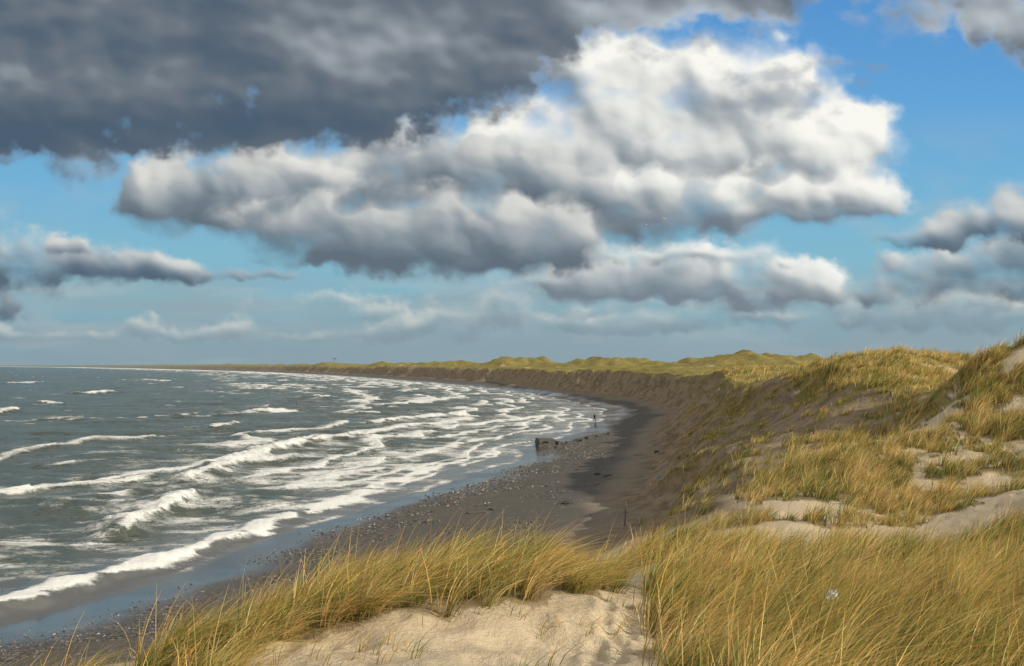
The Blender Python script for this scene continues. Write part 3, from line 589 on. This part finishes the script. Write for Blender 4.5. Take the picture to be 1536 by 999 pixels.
pe=skin('person',PV,PE,PRd,mp); X_,Y_=W(892,172); pe.location=(X_,Y_,max(H1(X_,Y_),0)+.0); pe.scale=(.95,.95,.95); pe.rotation_euler=(0,0,-.6); tag(pe,'person in dark jacket and trousers walking along the wet beach','person')
hm=simple('hair',(.04,.028,.02),.8); hb=bmesh.new(); bmesh.ops.create_icosphere(hb,subdivisions=2,radius=.115)
for v in hb.verts:
    v.co.z*=.85; v.co.y*=1.1
    if v.co.y<0 and v.co.z<.02: v.co.y*=.35
hr=obj_bm('hair',hb,hm,True); hr.parent=pe; hr.location=(0,.015,1.70)
wood=simple('grey_driftwood',(.13,.105,.08),.85,.35,6,.4)
def stick(L_,r0,r1,bend,seg=8):
    bm=bmesh.new(); rings=[]
    for i in range(seg+1):
        q=i/seg; ring=[]
        for j in range(8):
            a=j/8*6.283; rr_=r0+(r1-r0)*q; rr_*=1+.12*math.sin(j*2.1+i*1.3); ring.append(bm.verts.new((bend*math.sin(q*2.6)+rr_*math.cos(a),bend*.4*q*q+rr_*math.sin(a),L_*q)))
        rings.append(ring)
    for i in range(seg):
        for j in range(8): bm.faces.new((rings[i][j],rings[i][(j+1)%8],rings[i+1][(j+1)%8],rings[i+1][j]))
    bm.faces.new(rings[0][::-1]); bm.faces.new(rings[-1]); return bm
p_=obj_bm('wooden_post',stick(1.6,.045,.03,.04),wood,True); X_,Y_=W(936,50); p_.location=(X_,Y_,H1(X_,Y_)-.2); p_.rotation_euler=(.03,.04,0); tag(p_,'thin weathered wooden post stuck upright in the beach sand','post')
p2=obj_bm('wooden_stake',stick(3.2,.16,.12,.05),wood,True); X_,Y_=W(445,250); p2.location=(X_,Y_,-1.4); tag(p2,'dark wooden stake rising out of the surf','stake')
for i,(px,d,L_,rz) in enumerate([(700,61,1.5,1.2),(735,62,.8,.3),(905,76,.9,2.),(640,58,.7,2.6)]):
    lg=obj_bm('driftwood_log',stick(L_,.09,.05,.12),wood,True); X_,Y_=W(px,d); lg.location=(X_,Y_,H1(X_,Y_)+.06); lg.rotation_euler=(math.pi/2-.05,0,rz); tag(lg,'dark wet driftwood log lying on the pebbly beach','driftwood','driftwood along the beach')
rk=simple('dark_rock',(.05,.047,.043),.8,.4,3,.5)
for i,(px,d,sz_) in enumerate([(852,61,.26),(846,61.6,.15),(896,78,.22),(866,84,.16),(820,73,.13),(985,92,.2)]):
    bm=bmesh.new(); bmesh.ops.create_icosphere(bm,subdivisions=3,radius=1)
    for v in bm.verts:
        k=float(fbm(np.array([v.co.x*1.3+i*7]),np.array([v.co.y*1.3+v.co.z]),3,500+i)[0]); v.co*=1+.45*k; v.co.z*=.6
    ro=obj_bm('beach_rock',bm,rk,False); ro.scale=(sz_*1.4,sz_,sz_); X_,Y_=W(px,d); ro.location=(X_,Y_,H1(X_,Y_)+sz_*.2); ro.rotation_euler=(0,0,i*1.3); tag(ro,'rounded dark rock half buried in beach sand','rock','rocks on the beach')
def crumple(name,mat,sx_,sy_,h_,seed):
    bm=bmesh.new(); bmesh.ops.create_grid(bm,x_segments=14,y_segments=14,size=.5)
    for v in bm.verts:
        v.co.z=h_*(1-4*(v.co.x**2+v.co.y**2)*.8)+h_*.9*float(fbm(np.array([v.co.x*4+seed]),np.array([v.co.y*4]),3,seed)[0]); v.co.x*=sx_*(1+.3*math.sin(v.co.y*7+seed)); v.co.y*=sy_
    return obj_bm(name,bm,mat,True)
lm=simple('pale_plastic',(.45,.52,.60),.4,.1); lb=simple('blue_plastic',(.03,.16,.36),.4,.1)
l1=crumple('plastic_bag',lm,.18,.13,.10,3); X_,Y_=W(1246,11.6); l1.location=(X_,Y_,H-(896-548)/F*11.6); l1.rotation_euler=(.5,.2,.4); tag(l1,'crumpled pale plastic bag caught in the marram grass','bag')
l2=crumple('plastic_scrap',lb,.35,.25,.12,5); X_,Y_=W(990,66); l2.location=(X_,Y_,H1(X_,Y_)+.06); tag(l2,'small blue plastic scrap on the sandy slope','litter')
mr=simple('red_board',(.30,.08,.055),.7,.1); X_,Y_=W(502,930); z0=H1(X_,Y_); zt=max(2.5,H+(548-538)/F*930-z0)
root=bpy.data.objects.new('beacon',None); scene.collection.objects.link(root); root.location=(X_,Y_,z0); tag(root,'red board beacon on timber posts atop a grassy dune','beacon')
for sx_ in (-1.2,1.2):
    lg=obj_bm('leg',stick(zt+.8,.16,.12,.02),wood,True); lg.parent=root; lg.location=(sx_,0,-.5)
bm=bmesh.new(); bmesh.ops.create_cube(bm,size=1); bmesh.ops.scale(bm,vec=(3.6,.15,1.2),verts=bm.verts); bmesh.ops.bevel(bm,geom=list(bm.edges),offset=.04,segments=1,affect='EDGES')
bd=obj_bm('board',bm,mr); bd.parent=root; bd.location=(0,-.4,zt)
def gull(px,py,d,flap,yaw):
    mgw=bpy.data.materials.get('gull_feathers') or simple('gull_feathers',(.62,.63,.64),.7,.06)
    V_=[(0,-.27,.02),(0,-.18,.03),(0,-.05,.0),(0,.12,0),(0,.27,.01),(0,.36,.0),
        (.06,-.04,.03),(.32,-.10,.03+.18*flap),(.55,.02,.03+.16*flap),(.72,.14,.03+.05*flap),(-.06,-.04,.03),(-.32,-.10,.03+.18*flap),(-.55,.02,.03+.16*flap),(-.72,.14,.03+.05*flap)]
    E_=[(0,1),(1,2),(2,3),(3,4),(4,5),(2,6),(6,7),(7,8),(8,9),(2,10),(10,11),(11,12),(12,13)]
    R_=[.02,.05,.085,.07,.04,(.05,.008),(.07,.02),(.075,.014),(.05,.01),(.015,.006),(.07,.02),(.075,.014),(.05,.01),(.015,.006)]
    o_=skin('gull',V_,E_,R_,mgw,2); X_,Y_=W(px,d); o_.location=(X_,Y_,H+(548-py)/F*d); o_.rotation_euler=(.1,.25,yaw); tag(o_,'white and grey gull gliding with spread wings','gull','gulls over the beach')
gull(967,338,130,1,.5); gull(997,328,190,.6,-.7)
# ---------------------------------------------------------------- camera
cd=bpy.data.cameras.new('camera'); cam=bpy.data.objects.new('camera',cd); scene.collection.objects.link(cam); scene.camera=cam
cam.location=(0,0,H); cam.rotation_euler=(math.pi/2,0,0); cd.sensor_width=36; cd.lens=F/1536*36; cd.shift_y=48.5/1536; cd.clip_end=60000; cd.clip_start=.1
scene.view_settings.view_transform='Standard'; scene.view_settings.look='None'; scene.view_settings.exposure=0
print('done',time.time()-T0)
